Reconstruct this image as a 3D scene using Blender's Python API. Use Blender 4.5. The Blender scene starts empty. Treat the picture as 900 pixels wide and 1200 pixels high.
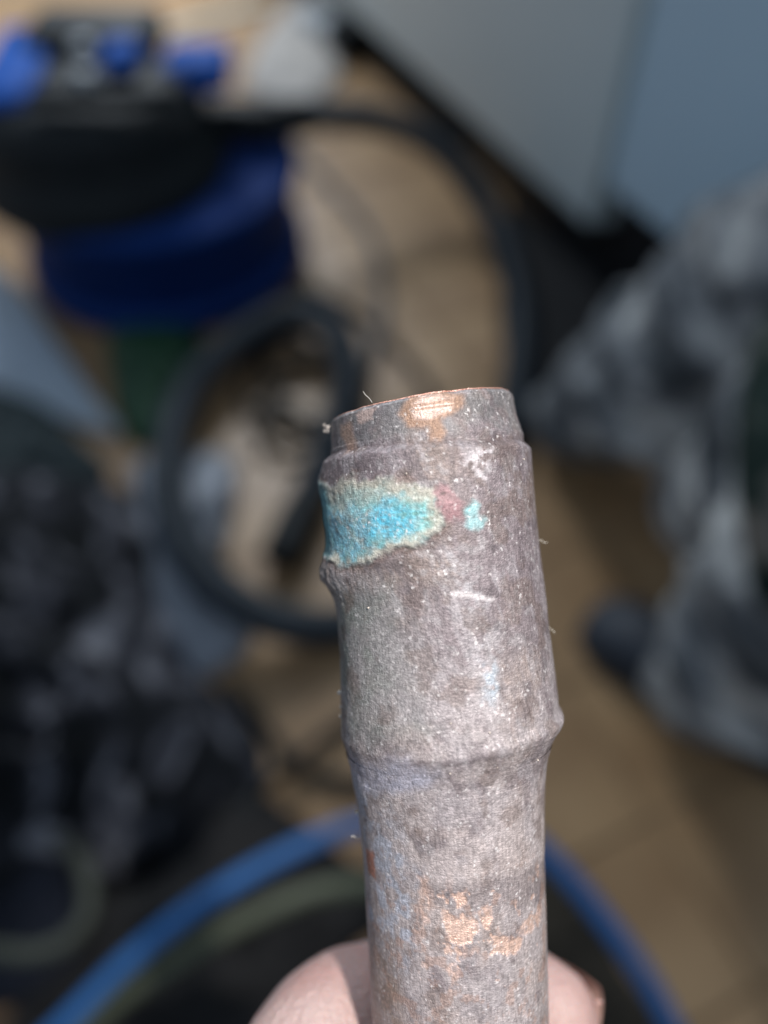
import bpy, bmesh, math, random
import numpy as np
from mathutils import Vector, Matrix, Euler

random.seed(7)
scene = bpy.context.scene
COL = scene.collection

# ------------------------------------------------------------------ camera
CAM_H = 0.80
PITCH = math.radians(52)            # below the horizon
cam_data = bpy.data.cameras.new('camera')
cam_data.sensor_fit = 'VERTICAL'
cam_data.sensor_height = 34.64
cam_data.sensor_width = 25.98
cam_data.lens = 26.0
cam_data.clip_start = 0.005
cam_data.clip_end = 200
cam_data.dof.use_dof = True
cam_data.dof.focus_distance = 0.0855
cam_data.dof.aperture_fstop = 5.9
cam = bpy.data.objects.new('camera', cam_data)
COL.objects.link(cam)
cam.location = (0, 0, CAM_H)
cam.rotation_euler = (math.pi / 2 - PITCH, 0, 0)
scene.camera = cam

# ------------------------------------------------------------------ world and lamps
world = bpy.data.worlds.new('World')
scene.world = world
world.use_nodes = True
bg = world.node_tree.nodes['Background']
bg.inputs[0].default_value = (0.62, 0.78, 1.0, 1)
bg.inputs[1].default_value = 0.37

def lamp(name, kind, loc, target, energy, color, **kw):
    d = bpy.data.lights.new(name, kind)
    d.energy = energy
    d.color = color
    for k, v in kw.items():
        setattr(d, k, v)
    o = bpy.data.objects.new(name, d)
    COL.objects.link(o)
    o.location = loc
    o.rotation_euler = (Vector(target) - Vector(loc)).to_track_quat('-Z', 'Y').to_euler()
    return o

# sunbeam on the hand and the pipe
lamp('sunbeam', 'SPOT', (0.131, -0.023, 1.138), (0.012, 0.0215, 0.6962), 17.0, (1.0, 0.95, 0.90),
     spot_size=math.radians(19.5), spot_blend=0.8, shadow_soft_size=0.006)
# daylight from a window far behind the cabinet side of the room
lamp('window_light', 'AREA', (-0.3, 3.3, 2.2), (0.1, 1.0, 0.0), 125.0, (0.86, 0.93, 1.0),
     shape='RECTANGLE', size=1.3, size_y=1.2)

scene.view_settings.view_transform = 'Standard'
scene.view_settings.look = 'None'
scene.view_settings.exposure = 0.0
scene.view_settings.gamma = 1.0
scene.cycles.use_denoising = True
scene.cycles.max_bounces = 8

# ------------------------------------------------------------------ helpers
F_ = Vector((0, math.cos(PITCH), -math.sin(PITCH)))
U_ = Vector((0, math.sin(PITCH), math.cos(PITCH)))
R_ = Vector((1, 0, 0))

def P(u, v, z=0.0):
    """where the sight line of a photo point meets the level z"""
    d = F_ + R_ * ((u - 450) / 901.0) + U_ * ((600 - v) / 901.0)
    t = (z - CAM_H) / d.z
    return Vector((0, 0, CAM_H)) + d * t

def tag(o, label=None, cat=None, group=None, kind=None):
    if label: o['label'] = label
    if cat: o['category'] = cat
    if group: o['group'] = group
    if kind: o['kind'] = kind
    return o

def empty(name, loc=(0, 0, 0), rot=(0, 0, 0)):
    o = bpy.data.objects.new(name, None)
    o.empty_display_size = 0.02
    COL.objects.link(o)
    o.location = loc
    o.rotation_euler = rot
    return o

def mesh(name, verts, faces, mat, parent=None, smooth=True):
    me = bpy.data.meshes.new(name)
    if isinstance(verts, np.ndarray) and isinstance(faces, np.ndarray):
        me.vertices.add(len(verts)); me.vertices.foreach_set('co', np.ascontiguousarray(verts, np.float32).reshape(-1))
        nf = len(faces)
        me.loops.add(nf * 4); me.loops.foreach_set('vertex_index', np.ascontiguousarray(faces, np.int32).reshape(-1))
        me.polygons.add(nf); me.polygons.foreach_set('loop_start', np.arange(nf, dtype=np.int32) * 4)
        me.update(calc_edges=True)
    else:
        me.from_pydata([tuple(v) for v in verts], [], [list(f) for f in faces])
        me.update()
    if smooth:
        me.polygons.foreach_set('use_smooth', np.ones(len(me.polygons), bool))
    if mat: me.materials.append(mat)
    o = bpy.data.objects.new(name, me)
    COL.objects.link(o)
    o.parent = parent
    return o

def from_bm(name, bm, mat, parent=None, smooth=False):
    bmesh.ops.recalc_face_normals(bm, faces=bm.faces[:])
    me = bpy.data.meshes.new(name)
    bm.to_mesh(me); bm.free()
    if smooth:
        me.polygons.foreach_set('use_smooth', [True] * len(me.polygons))
    me.materials.append(mat)
    o = bpy.data.objects.new(name, me)
    COL.objects.link(o)
    o.parent = parent
    return o

def box_bm(sx, sy, sz, loc=(0, 0, 0), bevel=0.0, seg=2, rot=None):
    bm = bmesh.new()
    bmesh.ops.create_cube(bm, size=1.0)
    bmesh.ops.scale(bm, vec=(sx, sy, sz), verts=bm.verts)
    if bevel:
        bmesh.ops.bevel(bm, geom=bm.edges[:], offset=bevel, segments=seg, affect='EDGES', profile=0.5)
    if rot is not None:
        bmesh.ops.rotate(bm, cent=(0, 0, 0), matrix=Euler(rot).to_matrix(), verts=bm.verts)
    bmesh.ops.translate(bm, vec=loc, verts=bm.verts)
    return bm

def grid_faces(nr, nc, wrap=True):
    i = np.arange(nr - 1)[:, None]
    j = np.arange(nc if wrap else nc - 1)[None, :]
    j2 = (j + 1) % nc
    a = i * nc + j; b = i * nc + j2; c = (i + 1) * nc + j2; d = (i + 1) * nc + j
    return np.stack([a, b, c, d], -1).reshape(-1, 4)

def lathe(prof, seg=64, loc=(0, 0, 0), name='shape', mat=None, parent=None, offs=None):
    vs = []
    for k, (r, z) in enumerate(prof):
        for i in range(seg):
            t = 2 * math.pi * i / seg
            vs.append((loc[0] + r * math.cos(t), loc[1] + r * math.sin(t), loc[2] + z))
    fs = grid_faces(len(prof), seg).tolist()
    return mesh(name, vs, fs, mat, parent)

def catmull(pts, n):
    pts = [Vector(p) for p in pts]
    ext = [pts[0] * 2 - pts[1]] + pts + [pts[-1] * 2 - pts[-2]]
    out = []
    for k in range(1, len(ext) - 2):
        p0, p1, p2, p3 = ext[k - 1:k + 3]
        for i in range(n):
            t = i / n
            out.append(0.5 * ((2 * p1) + (p2 - p0) * t + (2 * p0 - 5 * p1 + 4 * p2 - p3) * t * t
                              + (3 * p1 - p0 - 3 * p2 + p3) * t ** 3))
    out.append(pts[-1])
    return out

def tube(name, pts, rad, mat, parent=None, n=24, seg=14, rib=0.0, rib_len=0.006, smoothpath=True):
    """swept tube; rad is a number or a list with one radius per control point; rib > 0 corrugates it"""
    path = catmull(pts, n) if smoothpath else [Vector(p) for p in pts]
    m = len(path)
    if isinstance(rad, (int, float)):
        rr = [rad] * m
    else:
        x = np.linspace(0, 1, len(rad)); rr = list(np.interp(np.linspace(0, 1, m), x, rad))
    if rib:
        # resample evenly so that the ribs are regular
        d = [0.0]
        for k in range(1, m): d.append(d[-1] + (path[k] - path[k - 1]).length)
        tot = d[-1]; q = int(tot / (rib_len / 4)) + 1
        s = np.linspace(0, tot, q)
        arr = np.array([list(p) for p in path])
        arr = np.stack([np.interp(s, d, arr[:, c]) for c in range(3)], -1)
        rr = list(np.interp(s, d, rr) * (1 + rib * np.sign(np.sin(s / rib_len * 2 * math.pi)) ))
        path = [Vector(p) for p in arr]; m = q
    vs, fs = [], []
    nrm = None
    for k in range(m):
        tdir = (path[min(k + 1, m - 1)] - path[max(k - 1, 0)]).normalized()
        if nrm is None:
            nrm = tdir.orthogonal().normalized()
        else:
            nrm = (nrm - tdir * nrm.dot(tdir)).normalized()
        b = tdir.cross(nrm)
        for i in range(seg):
            a = 2 * math.pi * i / seg
            vs.append(tuple(path[k] + (nrm * math.cos(a) + b * math.sin(a)) * rr[k]))
    fs = grid_faces(m, seg).tolist()
    fs.append(list(range(seg))[::-1]); fs.append([(m - 1) * seg + i for i in range(seg)])
    return mesh(name, vs, fs, mat, parent)

def blob_chain(bm, pts, n=7, seg=20):
    """tapered round limb through (x, y, z, radius) points"""
    pp = catmull([Vector(p[:3]) for p in pts], n)
    rad = np.interp(np.linspace(0, len(pts) - 1, len(pp)), range(len(pts)), [p[3] for p in pts])
    m = len(pp); rings = []
    nrm = None
    def ring(c, t, r):
        nonlocal nrm
        nrm = t.orthogonal().normalized() if nrm is None else (nrm - t * nrm.dot(t)).normalized()
        b = t.cross(nrm)
        return [bm.verts.new(c + (nrm * math.cos(2 * math.pi * i / seg) + b * math.sin(2 * math.pi * i / seg)) * r) for i in range(seg)]
    tan = [(pp[min(k + 1, m - 1)] - pp[max(k - 1, 0)]).normalized() for k in range(m)]
    for q in (80, 60, 40, 20):
        a = math.radians(q); rings.append(ring(pp[0] - tan[0] * rad[0] * math.sin(a), tan[0], rad[0] * math.cos(a)))
    for k in range(m): rings.append(ring(pp[k], tan[k], rad[k]))
    for q in (20, 40, 60, 80):
        a = math.radians(q); rings.append(ring(pp[-1] + tan[-1] * rad[-1] * math.sin(a), tan[-1], rad[-1] * math.cos(a)))
    for a, b in zip(rings, rings[1:]):
        for i in range(seg):
            bm.faces.new((a[i], a[(i + 1) % seg], b[(i + 1) % seg], b[i]))
    bm.faces.new(rings[0][::-1]); bm.faces.new(rings[-1])

def soft_union(bm, voxel, iters):
    """melts overlapping limbs into one continuous skin"""
    me = bpy.data.meshes.new('build'); bm.to_mesh(me); bm.free()
    tmp = bpy.data.objects.new('build', me); COL.objects.link(tmp)
    md = tmp.modifiers.new('r', 'REMESH'); md.mode = 'VOXEL'; md.voxel_size = voxel
    md = tmp.modifiers.new('s', 'SMOOTH'); md.factor = .5; md.iterations = iters
    dg = bpy.context.evaluated_depsgraph_get()
    out = bpy.data.meshes.new_from_object(tmp.evaluated_get(dg))
    bpy.data.objects.remove(tmp, do_unlink=True); bpy.data.meshes.remove(me)
    return out

# lattice noise for shapes and stains (numpy)
def _hash(ix, iy, iz, seed):
    h = (ix.astype(np.int64) * 374761393 + iy.astype(np.int64) * 668265263 + iz.astype(np.int64) * 2147483647
         + seed * 1274126177) & 0xFFFFFFFF
    h = ((h ^ (h >> 13)) * 1103515245) & 0xFFFFFFFF
    h = ((h ^ (h >> 16)) * 2246822519) & 0xFFFFFFFF
    h = h ^ (h >> 15)
    return (h & 0xFFFFFF) / float(0xFFFFFF)

def vnoise(p, seed=0):
    f = np.floor(p).astype(np.int64); t = p - f
    t = t * t * (3 - 2 * t)
    x, y, z = f[..., 0], f[..., 1], f[..., 2]
    r = 0
    for dx in (0, 1):
        wx = t[..., 0] if dx else 1 - t[..., 0]
        for dy in (0, 1):
            wy = t[..., 1] if dy else 1 - t[..., 1]
            for dz in (0, 1):
                wz = t[..., 2] if dz else 1 - t[..., 2]
                r = r + wx * wy * wz * _hash(x + dx, y + dy, z + dz, seed)
    return r

def fbm(p, octs=4, seed=0, gain=0.5):
    r = 0; a = 1.0; s = 0
    for o in range(octs):
        r = r + a * vnoise(p * (2.03 ** o), seed + o * 17); s += a; a *= gain
    return r / s

def sstep(a, b, x):
    t = np.clip((x - a) / (b - a), 0, 1)
    return t * t * (3 - 2 * t)

def poly_sd(x, y, poly):
    """signed distance to a polygon, positive inside"""
    d = np.full(x.shape, 1e9); ins = np.zeros(x.shape, bool)
    n = len(poly)
    for i in range(n):
        x1, y1 = poly[i]; x2, y2 = poly[(i + 1) % n]
        ex, ey = x2 - x1, y2 - y1
        t = np.clip(((x - x1) * ex + (y - y1) * ey) / (ex * ex + ey * ey + 1e-12), 0, 1)
        d = np.minimum(d, np.hypot(x - x1 - t * ex, y - y1 - t * ey))
        c = ((y1 > y) != (y2 > y)) & (x < (x2 - x1) * (y - y1) / ((y2 - y1) if abs(y2 - y1) > 1e-9 else 1e-9) + x1)
        ins ^= c
    return np.where(ins, d, -d)

# ------------------------------------------------------------------ materials
def new_mat(name):
    m = bpy.data.materials.new(name)
    m.use_nodes = True
    nt = m.node_tree
    return m, nt, nt.nodes['Principled BSDF']

def srgb(r, g, b):
    f = lambda c: (c / 255 / 12.92) if c / 255 <= 0.04045 else ((c / 255 + 0.055) / 1.055) ** 2.4
    return (f(r), f(g), f(b), 1)

def simple(name, c1, c2=None, scale=20.0, rough=0.5, bump=0.0, bscale=200.0, metallic=0.0, spec=0.5, lo=0.35, hi=0.65, detail=5):
    m, nt, b = new_mat(name)
    b.inputs['Roughness'].default_value = rough
    b.inputs['Metallic'].default_value = metallic
    b.inputs['Specular IOR Level'].default_value = spec
    tc = nt.nodes.new('ShaderNodeTexCoord')
    if c2 is None:
        c2 = tuple(min(1, x * 1.25) for x in c1[:3]) + (1,)
    nz = nt.nodes.new('ShaderNodeTexNoise'); nz.inputs['Scale'].default_value = scale; nz.inputs['Detail'].default_value = detail
    nt.links.new(tc.outputs['Object'], nz.inputs['Vector'])
    cr = nt.nodes.new('ShaderNodeValToRGB')
    cr.color_ramp.elements[0].position = lo; cr.color_ramp.elements[0].color = c1
    cr.color_ramp.elements[1].position = hi; cr.color_ramp.elements[1].color = c2
    nt.links.new(nz.outputs['Fac'], cr.inputs['Fac'])
    nt.links.new(cr.outputs['Color'], b.inputs['Base Color'])
    if bump:
        n2 = nt.nodes.new('ShaderNodeTexNoise'); n2.inputs['Scale'].default_value = bscale; n2.inputs['Detail'].default_value = 6
        nt.links.new(tc.outputs['Object'], n2.inputs['Vector'])
        bp = nt.nodes.new('ShaderNodeBump'); bp.inputs['Strength'].default_value = bump; bp.inputs['Distance'].default_value = 0.002
        nt.links.new(n2.outputs['Fac'], bp.inputs['Height'])
        nt.links.new(bp.outputs['Normal'], b.inputs['Normal'])
    return m

def mottled(name, stops, scale, rough=0.9, distort=1.0, weave=900, stretch=(1, 1, 1), turn=0.0):
    """camouflage-like cloth: noise through a stepped ramp with a fine weave relief"""
    m, nt, b = new_mat(name)
    b.inputs['Roughness'].default_value = rough
    b.inputs['Specular IOR Level'].default_value = 0.2
    tc = nt.nodes.new('ShaderNodeTexCoord')
    nz = nt.nodes.new('ShaderNodeTexNoise'); nz.inputs['Scale'].default_value = scale
    nz.inputs['Detail'].default_value = 3; nz.inputs['Distortion'].default_value = distort
    mp = nt.nodes.new('ShaderNodeMapping'); mp.inputs['Scale'].default_value = stretch; mp.inputs['Rotation'].default_value = (0, 0, turn)
    nt.links.new(tc.outputs['Object'], mp.inputs['Vector']); nt.links.new(mp.outputs['Vector'], nz.inputs['Vector'])
    cr = nt.nodes.new('ShaderNodeValToRGB')
    el = cr.color_ramp.elements
    while len(el) < len(stops): el.new(0.5)
    for e, (p, c) in zip(el, stops):
        e.position = p; e.color = c
    nt.links.new(nz.outputs['Fac'], cr.inputs['Fac'])
    nt.links.new(cr.outputs['Color'], b.inputs['Base Color'])
    wv = nt.nodes.new('ShaderNodeTexNoise'); wv.inputs['Scale'].default_value = weave
    nt.links.new(tc.outputs['Object'], wv.inputs['Vector'])
    bp = nt.nodes.new('ShaderNodeBump'); bp.inputs['Strength'].default_value = 0.4; bp.inputs['Distance'].default_value = 0.001
    nt.links.new(wv.outputs['Fac'], bp.inputs['Height'])
    nt.links.new(bp.outputs['Normal'], b.inputs['Normal'])
    return m

M = {}
M['tile'] = simple('tile_glaze', (0.32, 0.186, 0.088, 1), (0.45, 0.28, 0.14, 1), 7, 0.42, 0.15, 60)
M['grout'] = simple('grout', (0.26, 0.165, 0.085, 1), None, 80, 0.9, 0.4, 300)
M['panel'] = simple('cabinet_lacquer', (0.62, 0.70, 0.70, 1), (0.66, 0.74, 0.74, 1), 3, 0.45)
M['panel_blue'] = simple('fridge_lacquer', (0.52, 0.70, 0.82, 1), (0.57, 0.74, 0.85, 1), 3, 0.4)
M['plinth'] = simple('plinth_black', (0.008, 0.008, 0.009, 1), None, 20, 0.6)
M['black_plastic'] = simple('black_plastic', (0.006, 0.008, 0.009, 1), (0.011, 0.014, 0.015, 1), 30, 0.6, 0.1, 400, spec=0.3)
M['dark_rubber'] = simple('dark_hose_rubber', (0.010, 0.017, 0.024, 1), (0.016, 0.026, 0.036, 1), 30, 0.5)
M['blue_drum'] = simple('blue_drum_plastic', (0.004, 0.030, 0.15, 1), (0.006, 0.038, 0.185, 1), 12, 0.7, spec=0.2)
M['blue_clip'] = simple('blue_clip_plastic', (0.004, 0.085, 0.40, 1), (0.006, 0.10, 0.45, 1), 20, 0.6, spec=0.12)
M['grey_plastic'] = simple('grey_plastic', (0.42, 0.44, 0.45, 1), None, 20, 0.4)
M['blue_hose'] = simple('blue_hose_rubber', (0.022, 0.12, 0.33, 1), (0.030, 0.14, 0.38, 1), 25, 0.42)
M['olive_hose'] = simple('olive_hose_rubber', (0.075, 0.085, 0.050, 1), None, 25, 0.5)
M['khaki_cord'] = simple('khaki_cord', (0.05, 0.055, 0.042, 1), None, 60, 0.8, 0.3, 600)
M['grey_cable'] = simple('grey_cable', (0.11, 0.10, 0.095, 1), None, 25, 0.5)
M['green_bag'] = simple('green_bag', (0.010, 0.050, 0.018, 1), (0.016, 0.07, 0.024, 1), 14, 0.5)
M['pale_sheet'] = simple('pale_grey_sheet', (0.72, 0.80, 0.88, 1), (0.76, 0.84, 0.9, 1), 8, 0.5)
M['white_cloth'] = simple('white_cloth', (0.50, 0.46, 0.42, 1), (0.60, 0.55, 0.50, 1), 8, 0.8, 0.4, 300)
M['white_bag'] = simple('white_plastic_bag', (0.26, 0.29, 0.33, 1), (0.36, 0.38, 0.42, 1), 10, 0.4)
M['teal_cloth'] = simple('dark_teal_cloth', (0.018, 0.028, 0.030, 1), (0.03, 0.045, 0.048, 1), 14, 0.9, 0.4, 700)
M['black_heap_matt'] = simple('black_heap_matt', (0.007, 0.0065, 0.0065, 1), (0.012, 0.011, 0.011, 1), 14, 0.95, 0.4, 700)
M['brown_heap'] = simple('dark_brown_matt', (0.024, 0.019, 0.012, 1), (0.036, 0.028, 0.018, 1), 14, 0.95, 0.4, 700)
M['navy_cloth'] = simple('navy_cloth', (0.006, 0.009, 0.019, 1), (0.010, 0.014, 0.026, 1), 14, 0.95, 0.4, 700)
M['shoe'] = simple('shoe_leather', (0.022, 0.029, 0.042, 1), (0.036, 0.045, 0.06, 1), 22, 0.6, 0.3, 400)
M['shoe_sole'] = simple('shoe_sole_rubber', (0.03, 0.03, 0.033, 1), None, 22, 0.8)
M['camo_grey'] = mottled('grey_camouflage_cloth', [(0.34, (0.05, 0.058, 0.064, 1)), (0.43, (0.12, 0.13, 0.14, 1)),
                         (0.51, (0.23, 0.238, 0.245, 1)), (0.63, (0.52, 0.52, 0.50, 1))], 12, distort=1.4, stretch=(1.0, 0.45, 1.0), turn=0.5)
M['camo_green'] = mottled('dark_green_camouflage_cloth', [(0.38, (0.006, 0.016, 0.013, 1)), (0.56, (0.02, 0.036, 0.03, 1)),
                          (0.68, (0.22, 0.20, 0.17, 1))], 15, distort=1.0)
M['camo_dark'] = mottled('black_mottled_cloth', [(0.40, (0.005, 0.006, 0.007, 1)), (0.50, (0.016, 0.017, 0.021, 1)),
                         (0.57, (0.06, 0.06, 0.072, 1)), (0.66, (0.20, 0.20, 0.22, 1))], 17, distort=1.3, stretch=(1, .6, 1), turn=-0.6)
M['mat'] = simple('matt_black_patch', (0.006, 0.006, 0.007, 1), (0.012, 0.012, 0.013, 1), 60, 0.95, 0.5, 500)
M['fibre'] = simple('pale_fibre', (0.55, 0.52, 0.46, 1), None, 60, 0.7)

# ------------------------------------------------------------------ the floor and its tiles
AX = math.radians(24.5)             # direction of the tile rows; the cabinet front runs square to it
ex = Vector((math.cos(AX), math.sin(AX), 0)); ey = Vector((-math.sin(AX), math.cos(AX), 0))
floor = from_bm('floor', box_bm(12, 12, 0.05, (0, 2.0, -0.0275)), M['grout'])
tag(floor, kind='structure')
T = 0.158
t_me = []
for q in range(5):
    bm = box_bm(T - 0.005, T - 0.005, 0.010, (0, 0, 0), 0.0012, 1)
    me = bpy.data.meshes.new('tile'); bm.to_mesh(me); bm.free(); me.materials.append(M['tile'])
    t_me.append(me)
org = P(762, 962)
cells = []
for i in range(-24, 25):
    for j in range(-24, 25):
        c = org + ex * (T * (i + 0.5)) + ey * (T * (j + 0.5))
        if -1.15 < c.x < 1.1 and -0.25 < c.y < 2.35:
            cells.append((abs(c.x) * 0.9 + abs(c.y - 0.8), c))
cells.sort(key=lambda q: q[0])
for k, (_, c) in enumerate(cells[:235]):
    o = bpy.data.objects.new('tile', t_me[k % 5])
    COL.objects.link(o); o.parent = floor
    o.location = (c.x, c.y, -0.005 + random.uniform(-0.0006, 0.0006))
    o.rotation_euler = (random.uniform(-.003, .003), random.uniform(-.003, .003), AX + random.choice((0, 1, 2, 3)) * math.pi / 2)

# ------------------------------------------------------------------ cabinet with two fronts
ca = P(433, 33, 0.10); cb = P(690, 266, 0.10)
cdir = (cb - ca); cdir.z = 0; clen = cdir.length; cdir.normalize()
cn = Vector((-cdir.y, cdir.x, 0))
if cn.dot(Vector((0, 0, 0)) - ca) < 0: cn = -cn          # the way the fronts face
ang = math.atan2(cdir.y, cdir.x)
cab = empty('kitchen_cabinet', (cb.x, cb.y, 0), (0, 0, ang))
tag(cab, 'pale grey lacquered cabinet with two tall fronts over a black plinth', 'cabinet')
sgn = 1 if Vector((-math.sin(ang), math.cos(ang), 0)).dot(cn) > 0 else -1   # local y towards the room
W1 = clen + 0.75
def cbox(name, x0, x1, y0, y1, z0, z1, mat, bev=0.002, parent=None):
    return from_bm(name, box_bm(x1 - x0, abs(y1 - y0), z1 - z0, ((x0 + x1) / 2, (y0 + y1) / 2 * sgn, (z0 + z1) / 2), bev, 2), mat, parent or cab)
cbox('carcass', -W1, 0.006, -0.56, -0.024, 0.10, 1.62, M['panel'])
d1 = cbox('front_panel', -W1 + 0.45, -0.004, -0.020, 0.0, 0.102, 1.618, M['panel'])
cbox('front_panel', -W1, -W1 + 0.445, -0.020, 0.0, 0.102, 1.618, M['panel'])
cbox('plinth', -W1, 0.0, -0.50, -0.055, 0.0, 0.099, M['plinth'], 0.001)
fr = empty('fridge', (cb.x, cb.y, 0), (0, 0, ang))
tag(fr, 'pale blue tall appliance standing right of the cabinet with black foot panel', 'fridge')
cbox('body', 0.030, 0.40, -0.60, -0.036, 0.182, 1.62, M['panel_blue'], 0.004, fr)
dd = cbox('door', 0.026, 0.40, -0.032, 0.008, 0.185, 1.61, M['panel_blue'], 0.006, fr)
cbox('foot_panel', 0.034, 0.395, -0.55, -0.03, 0.0, 0.18, M['plinth'], 0.001, fr)

# ------------------------------------------------------------------ wet and dry vacuum cleaner
vb = P(203, 300)
vac = empty('vacuum_cleaner', (vb.x, vb.y, 0), (0, 0, math.radians(-12)))
tag(vac, 'blue and black drum vacuum cleaner with bright blue clips', 'vacuum cleaner')
RD = 0.238
lathe([(0.0, 0.035), (RD * .86, 0.035), (RD * .9, 0.04), (RD * .92, 0.05), (RD * .97, 0.155), (RD * 1.0, 0.16), (RD * 1.0, 0.17), (RD * .96, 0.176), (0, 0.178)],
      72, name='drum', mat=M['blue_drum'], parent=vac)
bumper = lathe([(RD * .80, 0.012), (RD * .98, 0.012), (RD * 1.0, 0.018), (RD * 1.0, 0.040), (RD * .97, 0.046), (RD * .80, 0.046)], 72, name='base_ring', mat=M['blue_drum'], parent=vac)
for k in range(4):
    a = math.pi / 4 + k * math.pi / 2
    cst = from_bm('caster', box_bm(0.030, 0.018, 0.020, (RD * .86 * math.cos(a), RD * .86 * math.sin(a), 0.0105), 0.008, 3), M['black_plastic'], vac, True)
hx = -0.060; hy = -0.040
head = lathe([(0.0, 0.165), (RD * .80, 0.165), (RD * .82, 0.172), (RD * .82, 0.205), (RD * .77, 0.215), (RD * .73, 0.25), (RD * .69, 0.29), (RD * .61, 0.310), (RD * .40, 0.318), (0, 0.319)],
      72, (hx, hy, 0), 'motor_head', M['black_plastic'], vac)
for k in range(3):      # cooling grooves round the head
    zz = 0.252 + k * 0.013
    rr = RD * (.725 - .013 * k)
    lathe([(rr, zz), (rr + .004, zz + .001), (rr + .004, zz + .005), (rr, zz + .006)], 72, (hx, hy, 0), 'cooling_rib', M['black_plastic'], head)
def top_box(name, u, v, z, sx, sy, sz, mat, bev, rz=0.0, parent=vac):
    w = P(u, v, z); q = w - vb; a = -math.radians(-12)
    l = Vector((q.x * math.cos(a) - q.y * math.sin(a), q.x * math.sin(a) + q.y * math.cos(a), z))
    bm = box_bm(sx, sy, sz, (0, 0, 0), bev, 3, (0, 0, rz + math.radians(12)))
    bmesh.ops.translate(bm, vec=l, verts=bm.verts)
    return from_bm(name, bm, mat, parent, True)
top_box('side_clip', 24, 92, 0.30, 0.085, 0.25, 0.06, M['blue_clip'], 0.012, 0.1)
top_box('side_clip', 232, 80, 0.30, 0.095, 0.09, 0.045, M['blue_clip'], 0.012, 0.05)
top_box('switch_knob', 141, 66, 0.335, 0.052, 0.075, 0.03, M['blue_clip'], 0.014, 0)
top_box('socket_cover', 97, 54, 0.356, 0.026, 0.026, 0.018, M['grey_plastic'], 0.006, 0)
top_box('socket_cover', 99, 90, 0.354, 0.026, 0.022, 0.018, M['grey_plastic'], 0.006, 0)
top_box('motor_cap', 112, 42, 0.322, 0.20, 0.13, 0.05, M['black_plastic'], 0.02, 0)
top_box('carry_handle', 120, 112, 0.335, 0.20, 0.026, 0.022, M['black_plastic'], 0.010, 0.05)
top_box('hose_socket', 278, 140, 0.215, 0.14, 0.062, 0.055, M['black_plastic'], 0.016, 0.0)

# the black suction hose: from the head to the right, down behind the pipe and round on the floor
hz = 0.025
hose = empty('suction_hose', P(600, 460))
tag(hose, 'thick black corrugated suction hose arching from the vacuum cleaner and looping over the tiles', 'hose')
def wpts(lst): return [P(u, v, z) - hose.location for (u, v, z) in lst]
tube('hose_tube', wpts([(320, 140, .215), (380, 135, .205), (450, 142, .17), (520, 180, .12), (575, 255, .06), (606, 350, .024), (604, 450, hz), (575, 560, hz), (530, 650, hz), (460, 715, hz),
      (385, 735, hz), (300, 718, hz + .03), (228, 655, hz + .055), (196, 560, hz + .055), (222, 460, hz + .03), (285, 395, hz + .03), (350, 368, hz + .04), (398, 395, hz + .045), (405, 460, hz + .03), (380, 540, hz), (350, 610, hz)]),
     0.0235, M['dark_rubber'], hose, 26, 16, 0.045, 0.008)
tube('end_cuff', wpts([(360, 588, hz), (345, 618, hz), (328, 655, hz)]), [0.026, 0.0275, 0.0265], M['black_plastic'], hose, 10, 20)
tube('end_cuff', wpts([(300, 140, .215), (335, 138, .213), (365, 136, .21)]), [0.031, 0.030, 0.027], M['black_plastic'], hose, 10, 20)

# cables
def cable(name, pts, r, mat, label, cat='cable'):
    base = P(pts[0][0], pts[0][1], 0)
    o = tube(name, [P(u, v, z) - base for (u, v, z) in pts], r, mat, None, 16, 10)
    o.location = base
    return tag(o, label, cat)
cable('power_cable', [(345, 170, .008), (385, 215, .005), (425, 260, .005), (445, 310, .005), (448, 370, .006), (430, 430, .010), (425, 470, .010)], 0.0100, M['grey_cable'],
      'thin grey cable curving over the bright tiles beside the vacuum cleaner')
cable('thin_black_cable', [(300, 330, .012), (370, 345, .010), (420, 370, .008), (460, 405, .007), (495, 445, .006), (520, 500, .006)], 0.0075, M['black_plastic'],
      'thin black cable running from the hose coil down to the pipe end')

coil = []
for k in range(40):
    a_ = k / 39 * 2 * math.pi * 2.8; rr_ = 52 + 26 * math.sin(k * .55) + 10 * math.sin(k * 1.7)
    coil.append((350 + rr_ * 1.05 * math.cos(a_), 462 + rr_ * .85 * math.sin(a_), .009 + .012 * (k % 7) / 6))
cable('coiled_cable', coil, 0.0065, M['black_plastic'], 'thin black cable with coils added to darken the inside of the big hose loop')  # extra coils added to darken the floor inside the loop
cable('cable_tangle', [(262, 800, .02), (300, 838, .008), (345, 893, .008), (400, 915, .008), (470, 905, .008), (520, 860, .008)], 0.0065, M['black_plastic'],
      'black cable crossing the tiles just left of the pipe, sloping down to the right')
cable('cable_tangle', [(420, 835, .008), (375, 868, .016), (345, 893, .021), (305, 925, .012), (265, 990, .03)], 0.0065, M['black_plastic'],
      'black cable left of the pipe sloping down to the left into the dark clothes')

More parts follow.
